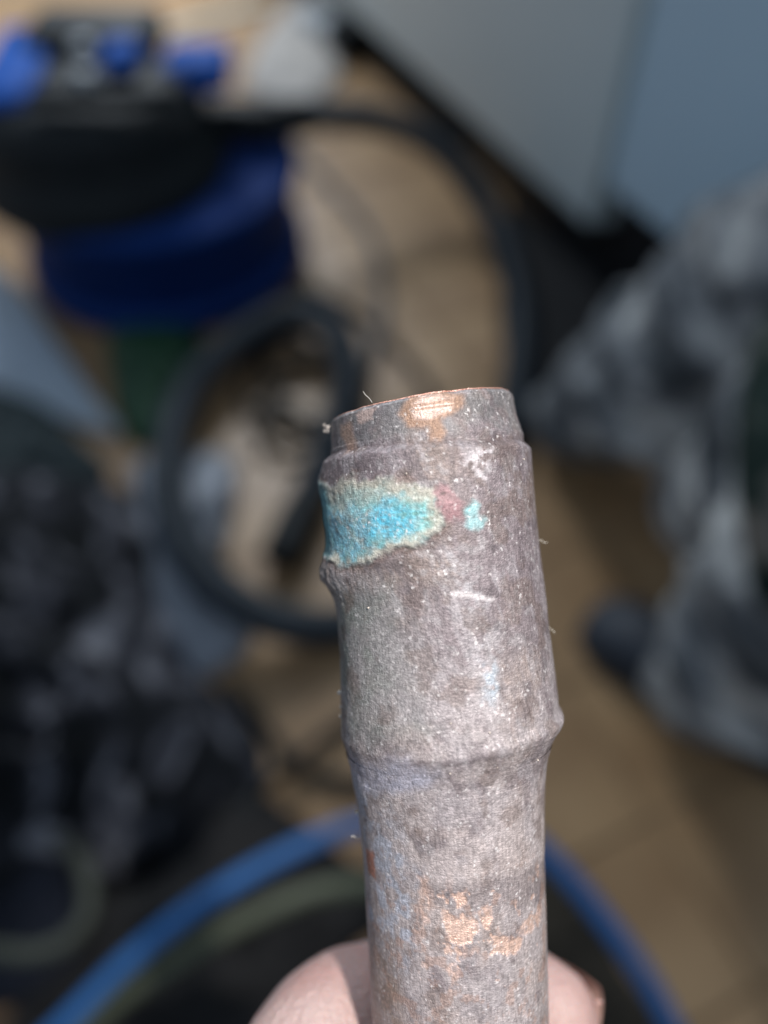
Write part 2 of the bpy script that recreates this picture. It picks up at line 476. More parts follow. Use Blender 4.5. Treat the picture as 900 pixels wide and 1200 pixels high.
# ------------------------------------------------------------------ heaps of cloth
def heap(name, outline, mat, H, label, cat, seed=1, rough=0.35, freq=16.0, lift=0.0, nr=46, nt=150, peak=None, parent=None, p=2.2, dome=0.5):
    """a crumpled soft thing lying on the floor inside an outline (photo points at level 0)"""
    pts = [P(u, v, 0) for (u, v) in outline]
    c = sum(pts, Vector()) / len(pts)
    ring = catmull(pts + [pts[0]], 14)[:-1]
    rx = np.array([[q.x - c.x, q.y - c.y] for q in ring])
    k = np.linspace(0, len(rx), nt, endpoint=False)
    bx = np.interp(k, np.arange(len(rx) + 1), np.append(rx[:, 0], rx[0, 0]))
    by = np.interp(k, np.arange(len(rx) + 1), np.append(rx[:, 1], rx[0, 1]))
    s = np.linspace(0.0, 1.0, nr)[:, None] ** 0.8
    ctr = np.array([0.0, 0.0]) if peak is None else np.array([P(peak[0], peak[1], 0).x - c.x, P(peak[0], peak[1], 0).y - c.y])
    X = ctr[0] * (1 - s) + bx[None, :] * s; Y = ctr[1] * (1 - s) + by[None, :] * s
    q = np.stack([X * freq, Y * freq, np.full(X.shape, seed * 3.7)], -1)
    n1 = 1 - np.abs(2 * fbm(q, 3, seed) - 1) * 2.2          # ridged folds
    n2 = fbm(q * 2.6, 3, seed + 5) - 0.5
    env = (1 - s ** p) ** dome
    Z = H * env * (0.72 + rough * n1 + rough * 0.5 * n2) + 0.004 * (1 - s) + lift
    Z = np.maximum(Z, 0.0025 + lift)
    Z[-1, :] = 0.001 + lift
    wob = 1 + 0.05 * (fbm(np.stack([bx * freq, by * freq, np.zeros_like(bx) + seed], -1), 3, seed + 9) - 0.5)[None, :] * s * 4
    X = X * wob; Y = Y * wob
    vs = np.stack([X, Y, Z], -1).reshape(-1, 3)
    fs = grid_faces(nr, nt).tolist()
    o = mesh(name, vs, fs, mat, parent)
    o.location = (c.x, c.y, 0)
    if label: tag(o, label, cat)
    return o

# pale things at the far end of the floor
heap('white_rag', [(285, 105), (300, 60), (340, 10), (400, -20), (395, 40), (400, 85), (375, 118), (330, 122)], M['white_cloth'], 0.05,
     'crumpled off-white rag lying behind the vacuum cleaner', 'rag', 3, 0.3, 12)
can = empty('spray_can', P(392, 62, 0.0), (0, 0, math.radians(-48)))
tag(can, 'grey cylindrical can with black cap lying by the cabinet foot', 'can')
def lying(name, prof, mat, x0):
    o = lathe(prof, 32, name=name, mat=mat, parent=can); o.rotation_euler = (0, math.pi / 2, 0); o.location = (x0, 0, 0.042); return o
lying('can_body', [(0, 0), (0.038, 0), (0.041, 0.004), (0.041, 0.014), (0.038, 0.018), (0.038, 0.034), (0.041, 0.038), (0.041, 0.1), (0.036, 0.11), (0, 0.112)], M['grey_plastic'], -0.10)
lying('can_cap', [(0, 0), (0.040, 0), (0.040, 0.055), (0.036, 0.06), (0, 0.06)], M['black_plastic'], 0.014)
sl = from_bm('paint_stirrer', box_bm(0.34, 0.035, 0.006, (0, 0, 0.0045), 0.001, 1), simple('pale_strip', (0.38, 0.40, 0.36, 1), None, 20, 0.6))
sl.location = P(255, 22); sl.rotation_euler = (0, 0, math.radians(38))
tag(sl, 'flat pale strip lying on the floor behind the vacuum cleaner', 'strip')
bb = from_bm('plinth_shade_strip', box_bm(0.62, 0.085, 0.022, (0, 0, 0.0135), 0.003, 1), M['plinth'])  # invented black strip for the plinth shadow and a dark item there
bb.location = P(478, 98); bb.rotation_euler = (0, 0, ang)
tag(bb, 'narrow black strip standing for shade along the foot of the pale cabinet', 'board')
dm = heap('black_patch', [(600, 235), (640, 262), (700, 300), (775, 335), (740, 400), (690, 440), (640, 470), (600, 430), (585, 330)], M['mat'], 0.012,
     'flat black patch on the floor in front of the cabinet', 'mat', 4, 0.1, 10, dome=0.2, p=8)  # thin black sheet covering the dark area before the cabinet

# ------------------------------------------------------------------ right: a person's legs in camouflage trousers
person = empty('person', P(1080, 520))
tag(person, 'person at the right edge in grey camouflage trousers and dark shoes, legs only', 'person')
def Q(u, v, z, r):
    q = P(u, v, z) - person.location
    return (q.x, q.y, q.z, r)
bm = bmesh.new()
blob_chain(bm, [Q(676, 486, .075, .046), Q(725, 472, .12, .078), Q(795, 448, .19, .112), Q(885, 400, .28, .128), Q(985, 350, .36, .130), Q(1120, 420, .38, .12), Q(1260, 520, .40, .13)], 8, 22)
blob_chain(bm, [Q(806, 800, .070, .042), Q(850, 800, .10, .062), Q(895, 775, .15, .083), Q(950, 735, .22, .100), Q(1020, 690, .30, .108), Q(1130, 620, .36, .115), Q(1260, 540, .40, .13)], 8, 22)
blob_chain(bm, [Q(858, 590, .18, .06), Q(940, 560, .27, .10), Q(1100, 520, .36, .12)], 8, 22)
tm = soft_union(bm, 0.007, 6)
nv = len(tm.vertices); co = np.empty(nv * 3); tm.vertices.foreach_get('co', co); co = co.reshape(-1, 3)
no = np.empty(nv * 3); tm.vertices.foreach_get('normal', no); no = no.reshape(-1, 3)
w_ = co + .05 * (np.stack([fbm(co * 7, 3, 401), fbm(co * 7, 3, 402), fbm(co * 7, 3, 403)], -1) - .5)
fold = 1 - np.abs(2 * fbm(w_ * np.array([14, 8, 14]), 3, 404) - 1) * 2.4
co = co + no * (0.020 * fold + 0.006 * (fbm(co * 45, 2, 405) - .5))[:, None]
co[:, 2] = np.maximum(co[:, 2], .012)
tm.vertices.foreach_set('co', co.reshape(-1)); tm.update()
tm.polygons.foreach_set('use_smooth', np.ones(len(tm.polygons), bool))
tm.materials.clear(); tm.materials.append(M['camo_grey']); tm.name = 'trousers'
tr = bpy.data.objects.new('trousers', tm); COL.objects.link(tr); tr.parent = person
bm = bmesh.new()
blob_chain(bm, [Q(925, 400, .44, .026), Q(928, 480, .43, .036), Q(930, 580, .41, .036), Q(930, 680, .37, .028)], 8, 18)
blob_chain(bm, [Q(925, 400, .44, .026), Q(1000, 390, .46, .05), Q(1090, 500, .46, .08), Q(1000, 650, .40, .05), Q(930, 680, .37, .028)], 8, 18)
jm = soft_union(bm, 0.006, 6)
jm.polygons.foreach_set('use_smooth', np.ones(len(jm.polygons), bool))
jm.materials.clear(); jm.materials.append(M['camo_green']); jm.name = 'jacket_hem'
jo = bpy.data.objects.new('jacket_hem', jm); COL.objects.link(jo); jo.parent = person
jo['label'] = 'dark green jacket hem'
def shoe_mesh():
    # cross sections along the length, from the toe to the heel
    sec = [(-.075, .010, .012, .020), (-.070, .028, .030, .022), (-.055, .040, .045, .024), (-.025, .047, .056, .027), (.01, .047, .064, .031), (.045, .041, .074, .038), (.085, .036, .088, .046), (.125, .035, .098, .052), (.165, .035, .098, .052), (.195, .030, .092, .050), (.205, .016, .08, .045)]
    vs = []; n = 28
    for (x, w, top, mid) in sec:
        for i in range(n):
            a = 2 * math.pi * i / n
            ca_, sa = math.cos(a), math.sin(a)
            y = w * (abs(ca_) ** .8) * (1 if ca_ > 0 else -1)
            z = 0.014 + (top - 0.014) * (0.5 + 0.5 * (abs(sa) ** .75) * (1 if sa > 0 else -1))
            if z > mid: y *= 1 - 0.35 * (z - mid) / (top - mid + 1e-6)
            vs.append((x, y, z))
    fs = grid_faces(len(sec), n).tolist(); fs.append(list(range(n))[::-1]); fs.append([(len(sec) - 1) * n + i for i in range(n)])
    return vs, fs, sec
vs, fs, sec = shoe_mesh()
for (u, v, rz) in ((752, 770, -42.0), (672, 490, 14.0)):
    so = mesh('shoe', vs, fs, M['shoe'], person)
    so.location = P(u, v) - person.location; so.rotation_euler = (0, 0, math.radians(rz))
    bm = bmesh.new()
    outl = [(x, w + .003) for (x, w, _, _) in sec] + [(x, -w - .003) for (x, w, _, _) in sec[::-1]]
    f0 = bm.faces.new([bm.verts.new((x, y, 0.002)) for (x, y) in outl])
    r = bmesh.ops.extrude_face_region(bm, geom=[f0])
    bmesh.ops.translate(bm, vec=(0, 0, 0.016), verts=[q for q in r['geom'] if isinstance(q, bmesh.types.BMVert)])
    from_bm('shoe_sole', bm, M['shoe_sole'], so)
    for k in range(3):
        x = .0 + k * .022; z = np.interp(x, [q[0] for q in sec], [q[2] for q in sec]) - .002
        tube('lace', [(x, -.022, z - .008), (x - .003, -.01, z), (x, .0, z + .002), (x + .003, .01, z), (x, .022, z - .008)], 0.0022, M['black_plastic'], so, 6, 8)

# ------------------------------------------------------------------ left: sheet, bags and dark clothes
heap('green_bag', [(125, 395), (175, 385), (240, 395), (225, 470), (195, 520), (150, 515), (128, 460)], M['green_bag'], 0.05,
     'dark green bag slumped against the vacuum cleaner base', 'bag', 31, 0.3, 16)
heap('plastic_bag', [(150, 545), (205, 530), (275, 545), (268, 640), (262, 690), (300, 740), (270, 775), (215, 790), (180, 700)], M['white_bag'], 0.05,
     'crumpled whitish plastic bag lying under the black hose', 'bag', 33, 0.45, 20)
# a light folded sheet: curved, with real thickness
bm = bmesh.new()
A = [P(-70, 300, .08), P(5, 320, .06), P(68, 405, .03), P(143, 508, .012)]
B = [P(-120, 420, .03), P(0, 455, .02), P(60, 485, .012), P(138, 512, .008)]
ca_ = catmull(A, 10); cb_ = catmull(B, 10)
rows = []
for a, b in zip(ca_, cb_):
    rows.append([bm.verts.new(a.lerp(b, k / 8) + Vector((0, 0, 0.012 * math.sin(k / 8 * math.pi)))) for k in range(9)])
for i in range(len(rows) - 1):
    for k in range(8):
        bm.faces.new((rows[i][k], rows[i + 1][k], rows[i + 1][k + 1], rows[i][k + 1]))
bmesh.ops.solidify(bm, geom=bm.faces[:], thickness=0.003)
tag(from_bm('folded_sheet', bm, M['pale_sheet'], None, True), 'pale blue-grey folded sheet at the left edge', 'sheet')
heap('teal_cloth', [(-60, 455), (20, 465), (90, 510), (125, 560), (90, 610), (20, 640), (-60, 640)], M['teal_cloth'], 0.06,
     'dark teal cloth lying under the pale folded sheet', 'cloth', 41, 0.35, 14)
heap('black_jacket', [(-420, 560), (-200, 500), (30, 585), (100, 560), (150, 570), (200, 650), (225, 730), (250, 800), (300, 850), (290, 950), (235, 1020), (120, 1050), (-200, 1150), (-450, 1000)],
     M['camo_dark'], 0.36, 'black jacket with grey mottling in a heap on the left', 'jacket', 45, 0.22, 12, peak=(-260, 830), dome=1.0, p=1.5, nr=70, nt=220)  # tall part out of view on the left shaped to shade the floor
heap('navy_cloth', [(-80, 950), (30, 940), (90, 970), (120, 1060), (110, 1150), (0, 1190), (-80, 1180)], M['navy_cloth'], 0.05,
     'dark navy cloth ringed by the khaki cord', 'cloth', 51, 0.3, 16)
heap('black_heap', [(110, 1050), (230, 1000), (290, 930), (400, 1000), (480, 1060), (400, 1140), (420, 1330), (100, 1330), (-60, 1260), (20, 1180)], M['black_heap_matt'], 0.045,
     'black heap under the left arm of the blue hose', 'cloth', 55, 0.4, 17)  # low black mound filling the dark area below the hose
heap('brown_heap', [(470, 1050), (560, 985), (640, 1000), (690, 1060), (735, 1130), (790, 1230), (800, 1330), (430, 1330), (420, 1180)], M['brown_heap'], 0.045,
     'dark brown heap inside the right arm of the blue hose', 'cloth', 57, 0.35, 17)  # low dark brown mound filling the inside of the hose arc

cable('khaki_cord', [(-40, 1108, .06), (30, 1118, .06), (75, 1105, .06), (103, 1070, .06), (100, 1020, .06), (75, 985, .055), (20, 955, .05)], 0.0075, M['khaki_cord'],
      'khaki cord bent round in an arc at the lower left', 'cord')
def held_hose(name, pts, r, mat, label):
    base = P(pts[0][0], pts[0][1], 0)
    o = tube(name, [P(u, v, z) - base for (u, v, z) in pts], r, mat, None, 20, 20); o.location = base
    return tag(o, label, 'hose')
held_hose('blue_hose', [(-330, 1500, .012), (-150, 1400, .03), (-20, 1290, .07), (80, 1196, .085), (155, 1122, .095), (240, 1056, .105), (330, 1003, .112), (415, 968, .115), (520, 955, .115), (600, 970, .115), (655, 1015, .112), (710, 1080, .105), (765, 1160, .095), (830, 1290, .07), (900, 1440, .03), (960, 1600, .012)],
     0.0078, M['blue_hose'], 'bright blue rubber hose arching across the floor behind the hand')
held_hose('olive_hose', [(-260, 1620, .012), (-80, 1420, .03), (40, 1290, .06), (110, 1195, .07), (190, 1135, .075), (280, 1082, .075), (370, 1045, .07), (450, 1040, .06), (520, 1075, .055), (560, 1170, .05), (600, 1330, .035), (640, 1500, .012)],
     0.0085, M['olive_hose'], 'olive green hose running just below the blue one')

# ------------------------------------------------------------------ the corroded copper pipe
# local frame: z along the pipe, x to the right, -y towards the viewer; millimetres scaled by 0.001
LEAN = math.radians(3.64)
rot_c = Matrix((R_, U_, -F_)).transposed()                  # camera axes as columns
p_x = R_ * math.cos(LEAN) + U_ * math.sin(LEAN)
p_z = -R_ * math.sin(LEAN) + U_ * math.cos(LEAN)
p_y = F_
rotm = Matrix((p_x, p_y, p_z)).transposed().to_4x4()
p_loc = Vector((0, 0, CAM_H)) + R_ * 0.00562 + F_ * 0.095
PIPE_M = Matrix.Translation(p_loc) @ rotm @ Matrix.Scale(0.001, 4)
pipe = empty('copper_pipe')
pipe.matrix_world = PIPE_M
tag(pipe, 'corroded copper pipe end with soldered sleeve and turquoise verdigris held upright', 'pipe')

def patina_material():
    m, nt, b = new_mat('pipe_patina')
    at = nt.nodes.new('ShaderNodeAttribute'); at.attribute_name = 'patina'
    tc = nt.nodes.new('ShaderNodeTexCoord')
    def noise(scale, detail=4, stretch=None):
        n = nt.nodes.new('ShaderNodeTexNoise'); n.inputs['Scale'].default_value = scale; n.inputs['Detail'].default_value = detail
        if stretch:
            mp = nt.nodes.new('ShaderNodeMapping'); mp.inputs['Scale'].default_value = stretch
            nt.links.new(tc.outputs['Object'], mp.inputs['Vector']); nt.links.new(mp.outputs['Vector'], n.inputs['Vector'])
        else:
            nt.links.new(tc.outputs['Object'], n.inputs['Vector'])
        return n
    # fine grain that darkens and lightens the colour
    g = noise(2.6, 6)
    mr = nt.nodes.new('ShaderNodeMapRange'); mr.inputs['From Min'].default_value = 0.28; mr.inputs['From Max'].default_value = 0.72
    mr.inputs['To Min'].default_value = 0.74; mr.inputs['To Max'].default_value = 1.28
    nt.links.new(g.outputs['Fac'], mr.inputs['Value'])
    mul = nt.nodes.new('ShaderNodeVectorMath'); mul.operation = 'SCALE'
    nt.links.new(at.outputs['Color'], mul.inputs[0]); nt.links.new(mr.outputs['Result'], mul.inputs['Scale'])
    # pale specks painted in for glints of light
    wn = nt.nodes.new('ShaderNodeTexNoise'); wn.inputs['Scale'].default_value = 3.0; wn.inputs['Detail'].default_value = 3
    nt.links.new(tc.outputs['Object'], wn.inputs['Vector'])
    wa = nt.nodes.new('ShaderNodeVectorMath'); wa.operation = 'MULTIPLY_ADD'; wa.inputs[1].default_value = (0.7, 0.7, 0.7)
    nt.links.new(wn.outputs['Color'], wa.inputs[0]); nt.links.new(tc.outputs['Object'], wa.inputs[2])
    v = nt.nodes.new('ShaderNodeTexVoronoi'); v.inputs['Scale'].default_value = 1.3
    nt.links.new(wa.outputs['Vector'], v.inputs['Vector'])
    sp = nt.nodes.new('ShaderNodeMapRange'); sp.inputs['From Min'].default_value = 0.30; sp.inputs['From Max'].default_value = 0.12
    nt.links.new(v.outputs['Distance'], sp.inputs['Value'])
    sel = noise(0.6, 2)
    sm = nt.nodes.new('ShaderNodeMapRange'); sm.inputs['From Min'].default_value = 0.47; sm.inputs['From Max'].default_value = 0.62
    nt.links.new(sel.outputs['Fac'], sm.inputs['Value'])
    pm = nt.nodes.new('ShaderNodeMath'); pm.operation = 'MULTIPLY'
    nt.links.new(sp.outputs['Result'], pm.inputs[0]); nt.links.new(sm.outputs['Result'], pm.inputs[1])
    pm2 = nt.nodes.new('ShaderNodeMath'); pm2.operation = 'MULTIPLY'; pm2.inputs[1].default_value = 0.68
    nt.links.new(pm.outputs[0], pm2.inputs[0])
    mix = nt.nodes.new('ShaderNodeMix'); mix.data_type = 'RGBA'
    nt.links.new(pm2.outputs[0], mix.inputs['Factor'])
    ds = noise(1.0, 3, (1.5, 1.5, 6.5))          # short scuffs across
    dr = nt.nodes.new('ShaderNodeMapRange'); dr.inputs['From Min'].default_value = .52; dr.inputs['From Max'].default_value = .70; dr.inputs['To Min'].default_value = .90; dr.inputs['To Max'].default_value = 1.36
    nt.links.new(ds.outputs['Fac'], dr.inputs['Value'])
    st_ = noise(1.0, 4, (4.5, 4.5, .5))          # drawing streaks along the pipe
    sr = nt.nodes.new('ShaderNodeMapRange'); sr.inputs['From Min'].default_value = .3; sr.inputs['From Max'].default_value = .7; sr.inputs['To Min'].default_value = .80; sr.inputs['To Max'].default_value = 1.18
    nt.links.new(st_.outputs['Fac'], sr.inputs['Value'])
    m2_ = nt.nodes.new('ShaderNodeMath'); m2_.operation = 'MULTIPLY'
    nt.links.new(dr.outputs['Result'], m2_.inputs[0]); nt.links.new(sr.outputs['Result'], m2_.inputs[1])
    mul2 = nt.nodes.new('ShaderNodeVectorMath'); mul2.operation = 'SCALE'
    nt.links.new(mul.outputs['Vector'], mul2.inputs[0]); nt.links.new(m2_.outputs[0], mul2.inputs['Scale'])
    nt.links.new(mul2.outputs['Vector'], mix.inputs['A']); mix.inputs['B'].default_value = (0.72, 0.69, 0.69, 1)
    nt.links.new(mix.outputs['Result'], b.inputs['Base Color'])
    nt.links.new(at.outputs['Alpha'], b.inputs['Metallic'])
    rg = nt.nodes.new('ShaderNodeMapRange'); rg.inputs['To Min'].default_value = 0.5; rg.inputs['To Max'].default_value = 0.36
    nt.links.new(at.outputs['Alpha'], rg.inputs['Value'])
    nt.links.new(rg.outputs['Result'], b.inputs['Roughness'])
    b.inputs['Specular IOR Level'].default_value = 0.6
    n1 = noise(5.5, 6); n2 = noise(1.4, 4)
    ad = nt.nodes.new('ShaderNodeMath'); ad.operation = 'MULTIPLY_ADD'; ad.inputs[1].default_value = 0.8
    nt.links.new(n2.outputs['Fac'], ad.inputs[0]); nt.links.new(n1.outputs['Fac'], ad.inputs[2])
    bp = nt.nodes.new('ShaderNodeBump'); bp.inputs['Strength'].default_value = 0.75; bp.inputs['Distance'].default_value = 0.00017
    nt.links.new(ad.outputs[0], bp.inputs['Height']); nt.links.new(bp.outputs['Normal'], b.inputs['Normal'])
    return m
PATINA = patina_material()

PROF = [(13.75, 11.13, -0.27), (10.57, 11.39, -0.10), (8.65, 11.70, 0.20), (7.38, 12.67, 0.17), (0.0, 12.88, -0.03), (-6.36, 12.77, 0.36), (-10.6, 12.82, 0.56),
        (-16.95, 12.93, 0.79), (-23.3, 13.28, 0.86), (-26.47, 13.34, 0.82), (-28.56, 12.62, 0.48), (-30.13, 12.11, 0.38), (-32.24, 11.82, 0.27),
        (-34.88, 11.52, 0.31), (-42.28, 11.08, 0.24), (-52.83, 10.95, 0.01), (-63.38, 10.79, -0.23), (-120, 10.79, -0.5)][::-1]
PZ = [p[0] for p in PROF]; PR = [p[1] for p in PROF]; PX = [p[2] for p in PROF]
RM = 12.0                               # radius used to measure arcs

# stains: outlines in (angle in degrees from the side that faces the viewer, height in mm)
ST = {
 'verd': [(-104, 4.2), (-85.6, 4.47), (-61.3, 3.48), (-50.1, 4.0), (-35.1, 4.03), (-20.9, 3.24), (-8.3, 2.68), (-2.2, 2.31), (1.6, .89), (2.1, -1.13), (-4, -2.51), (-15.6, -3.28), (-26, -3.83), (-35.4, -4.72), (-45.6, -5.37), (-61.1, -5.23), (-85.4, -4.38), (-104, -3.5)],
 'bright': [(-32.9, .2), (-30.3, 1.0), (-18.9, 1.4), (-8.4, 1.2), (-.2, 1.83), (1.5, -.02), (-1.5, -1.81), (-14.4, -2.74), (-25.4, -3.0), (-33.3, -1.9)],
 'bluemid': [(-58.7, .21), (-35.4, .66), (-33.8, -3.31), (-42.3, -4.99), (-60.4, -4.73), (-95, -3.0), (-95, 2.5), (-75, 2.5)],
 'spot': [(13.9, -.2), (18.6, .94), (21.8, .62), (20.5, -.29), (24.5, -1.45), (19.3, -2.31), (14.3, -1.77)],
 'pink': [(-1, 2.02), (3.2, 2.97), (7.2, 2.18), (12.9, .74), (11.4, -.9), (5.8, -1.18), (1.5, -.02)],
 'star': [(12.9, 4.86), (18.6, 6.65), (29.9, 6.87), (32.2, 5.65), (28.2, 4.73), (31.7, 3.97), (21.5, 3.39)],
 'bronze': [(-15.8, 11.43), (-9, 13.2), (9.7, 13.4), (22.2, 12.5), (15.7, 10.56), (7.2, 9.66), (4.3, 7.74), (-1.2, 7.82), (-2.5, 9.3), (-12.5, 9.46)],
 'shine': [(-9.8, 11.79), (-2.4, 12.5), (17, 12.4), (13.4, 10.86), (-1.6, 10.05), (-8.3, 10.35)],
 'tan_left': [(-61.6, 11.4), (-50, 11.8), (-45, 7.74), (-53.2, 7.4)],
 'tan2': [(-45.7, 12.4), (-29.9, 12.6), (-33.2, 11.15), (-42.7, 10.91)],
 'smear': [(2.4, -8.8), (7, -8.65), (14, -8.9), (24.5, -9.85), (24, -10.15), (14, -9.35), (7, -9.2), (3, -9.2)],
 'blue_streak': [(14.6, -16.77), (20.5, -16.47), (20.3, -20.57), (17.2, -21.38), (12.2, -21.06)],
 'pale': [(2, -3.6), (13, -5.71), (23, -15), (22, -21.4), (10.5, -21.2), (11, -14.8)],
 'green': [(-92, -8), (-66.2, -8.6), (-31, -8.02), (-24.8, -14.52), (-20, -23.73), (-55.7, -25.6), (-92, -25)],
 'bw1': [(-72.2, -28.2), (-23.7, -26.8), (-10, -27.82), (-15.7, -29.91), (-48.3, -31.4), (-95, -33.4)],
 'bw2': [(-95, -33), (-73.7, -31), (-43.2, -31.5), (-28, -39), (-26, -46), (-34, -53), (-60.7, -52), (-86.8, -47)],
 'rust': [(-71, -39.3), (-58.1, -38.8), (-59.4, -42.14), (-70, -42.31)],
 'cop1': [(-11, -43.1), (-8, -44), (-1.3, -44.34), (6, -44.5), (9.4, -45.93), (4, -47.2), (-1, -47.5), (-3, -49), (-6, -47.8), (-10, -46.2)],
 'cop2': [(-6.2, -42.2), (-1, -42.0), (1.4, -41.2), (1.6, -43.0), (-2.5, -43.5)],
 'cop3': [(10, -44.2), (13, -43.2), (16.3, -43.81), (15.6, -45.9), (12, -45.4)],
 'cop4': [(15.2, -46.9), (20, -47.0), (25.8, -47.7), (36.8, -48.4), (31, -49.8), (22, -49.0), (16.9, -49.0)],
 'cop5': [(34.2, -47.4), (44, -46.6), (62, -46.6), (58, -48.2), (36.4, -48.2)],
 'cop6': [(-23.6, -40.0), (-19.2, -40.4), (-19, -44), (-24, -46.6), (-22.5, -43)],
 'cop7': [(-9, -49.6), (-6, -49.2), (-5, -51), (-8, -51.4)],
 'band': [(-22, -41.3), (9.2, -40.6), (31, -40.6), (95, -42.4), (95, -46.5), (60, -46), (18.9, -44.2), (-1, -43.2)],
 'brown_low': [(-75, -50), (-42, -48), (-38, -62), (-80, -64)],
}
def warps(p3):
    return {f: (fbm(p3 * f, 4, 100) - 0.5, fbm(p3 * f, 4, 140) - 0.5) for f in (0.35, 0.7, 1.2)}
def stain(name, th, z, soft=0.5, warp=0.8, wf=0.9, seed=0, W=None):
    xs = th * RM
    po = [(q[0] * math.pi / 180 * RM, q[1]) for q in ST[name]]
    w, w2 = W[min(W, key=lambda f: abs(f - wf))]
    sd = poly_sd(xs + warp * 2.4 * w, z + warp * 2.4 * w2, po)
    return sstep(-soft, soft, sd), sd

def colour_field(th, z, p3):
    """linear rgb + metallic of the pipe surface as a function of place"""
    n = lambda f, o, s: fbm(p3 * f, o, s)
    big = n(0.16, 4, 1)[..., None]; mid = n(0.55, 4, 2)[..., None]; fin = n(2.4, 3, 3)[..., None]
    grey = np.array([0.192, 0.168, 0.178]); warm = np.array([0.235, 0.196, 0.180]); dark = np.array([0.092, 0.078, 0.086])
    col = grey + (warm - grey) * sstep(.4, .65, big)
    col = col + (dark - col) * (0.62 * sstep(.48, .70, mid))
    pale = np.array([0.30, 0.295, 0.302])
    col = col + (pale - col) * (0.55 * sstep(.56, .72, n(0.95, 4, 7)[..., None]))
    scuff = fbm(np.stack([p3[..., 0] * .9 + p3[..., 2] * .35, p3[..., 1] * .9, p3[..., 2] * .18 - p3[..., 0] * .10], -1), 4, 8)[..., None]
    col = col + (np.array([0.33, 0.32, 0.335]) - col) * (0.55 * sstep(.52, .70, scuff))
    col = col + (np.array([0.14, 0.128, 0.14]) - col) * (0.50 * sstep(.50, .36, scuff) * sstep(.35, .6, big))
    met = np.full(th.shape, 0.15)
    a = np.degrees(th)
    def put(mask, c, amt=1.0):
        nonlocal col
        k = (mask * amt)[..., None]
        col = col * (1 - k) + np.array(c) * k
    kw = dict(W=warps(p3))
    # dull green-grey on the left of the sleeve
    m, _ = stain('green', th, z, 3.0, 2.0, .3, 11, **kw)
    put(m * (0.35 + 0.75 * n(.8, 4, 12)), (0.225, 0.275, 0.245), .85)
    # whitish streaks
    m, _ = stain('pale', th, z, 1.2, 1.2, .6, 13, **kw)
    put(m * sstep(.35, .65, n(1.3, 4, 14)), (0.36, 0.37, 0.39), .75)
    m, _ = stain('blue_streak', th, z, .5, .4, 1.2, 15, **kw); put(m * sstep(.3, .6, n(1.4, 3, 80)), (0.33, 0.43, 0.50), .85)
    m, _ = stain('smear', th, z, .22, .3, 1.4, 151, **kw); put(m, (0.54, 0.53, 0.535), .85)
    # lower tube: bluish-white bloom, purple-grey tarnish band, brown base
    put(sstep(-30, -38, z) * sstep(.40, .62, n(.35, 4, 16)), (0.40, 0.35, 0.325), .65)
    put(sstep(-8, -34, z) * (0.25 + .75 * sstep(.35, .6, n(.5, 4, 77))), (0.45, 0.415, 0.405), .72)  # paler downwards: stronger light on the lower pipe put into the colour
    put(sstep(-2, -12, z) * sstep(.46, .66, n(.28, 4, 78)), (0.36, 0.345, 0.355), .5)  # lower sleeve lightened too, painted light rather than a deposit
    put(sstep(.54, .66, n(.32, 4, 79)), (0.15, 0.115, 0.10), .5)
    m, _ = stain('bw1', th, z, .9, 1.0, .5, 17, **kw); put(m * (0.3 + n(.9, 4, 18)), (0.40, 0.42, 0.50), .85)
    m, _ = stain('bw2', th, z, 1.6, 1.6, .4, 19, **kw); put(m * (0.15 + 1.1 * sstep(.4, .6, n(.7, 4, 20))), (0.37, 0.40, 0.455), .8)
    m, _ = stain('band', th, z, .8, .8, .6, 21, **kw); put(m, (0.185, 0.165, 0.168), .65)
    m, _ = stain('brown_low', th, z, 1.8, 1.2, .5, 23, **kw); put(m * (0.4 + n(.7, 3, 24) * .8), (0.25, 0.195, 0.15), .7)
    m, _ = stain('rust', th, z, .35, .35, 1.2, 25, **kw); put(m, (0.40, 0.16, 0.095), .8)
    lowp = sstep(-47, -56, z) * sstep(.48, .62, n(.6, 4, 26)); put(lowp, (0.33, 0.31, 0.31), .6)
    put(sstep(-38, -44, z) * sstep(.57, .68, n(.75, 4, 27)), (0.36, 0.235, 0.18), .45)
    # bright copper where the crust has flaked off
    cop = np.zeros(th.shape)
    for i, k in enumerate(('cop1', 'cop2', 'cop3', 'cop4', 'cop5', 'cop6', 'cop7')):
        m, _ = stain(k, th, z, .32 if i < 5 else .55, .7, 1.1, 31 + i, **kw)
        cop = np.maximum(cop, m * (1.0 if i in (0, 1, 3) else .75 if i == 2 else .5 if i == 4 else .4))
    cn_ = n(1.6, 3, 44)
    cop = np.clip(cop * (0.45 + 1.2 * sstep(.30, .55, cn_)), 0, 1)
    flake = sstep(.70, .76, n(1.1, 3, 45)) * sstep(-39, -43, z) * sstep(-55, -50, z) * sstep(-35, -15, a) * .8
    cop = np.maximum(cop, flake)
    put(cop * (0.6 + .5 * n(2.2, 3, 46)), (0.76, 0.52, 0.42), .95); met = met * (1 - cop) + .45 * cop
    # the bare end: bronze patch, metallic shine painted as paler colour, and bright rim
    top = sstep(7.6, 9.2, z)
    put(top * sstep(.35, .6, n(.5, 4, 50)), (0.185, 0.195, 0.195), .6)
    m, _ = stain('tan_left', th, z, .6, .5, .7, 51, **kw); put(m, (0.34, 0.22, 0.15), .6)
    m, _ = stain('tan2', th, z, .3, .4, 1.2, 52, **kw); put(m, (0.50, 0.40, 0.36), .85)
    m, _ = stain('bronze', th, z, .5, .55, .8, 53, **kw); put(m, (0.32, 0.20, 0.13), .9)
    m, _ = stain('shine', th, z, .4, .5, .9, 54, **kw)
    line = sstep(.35, .6, vnoise(np.stack([p3[..., 0] * .25, p3[..., 1] * .25, p3[..., 2] * 5.0], -1), 55))
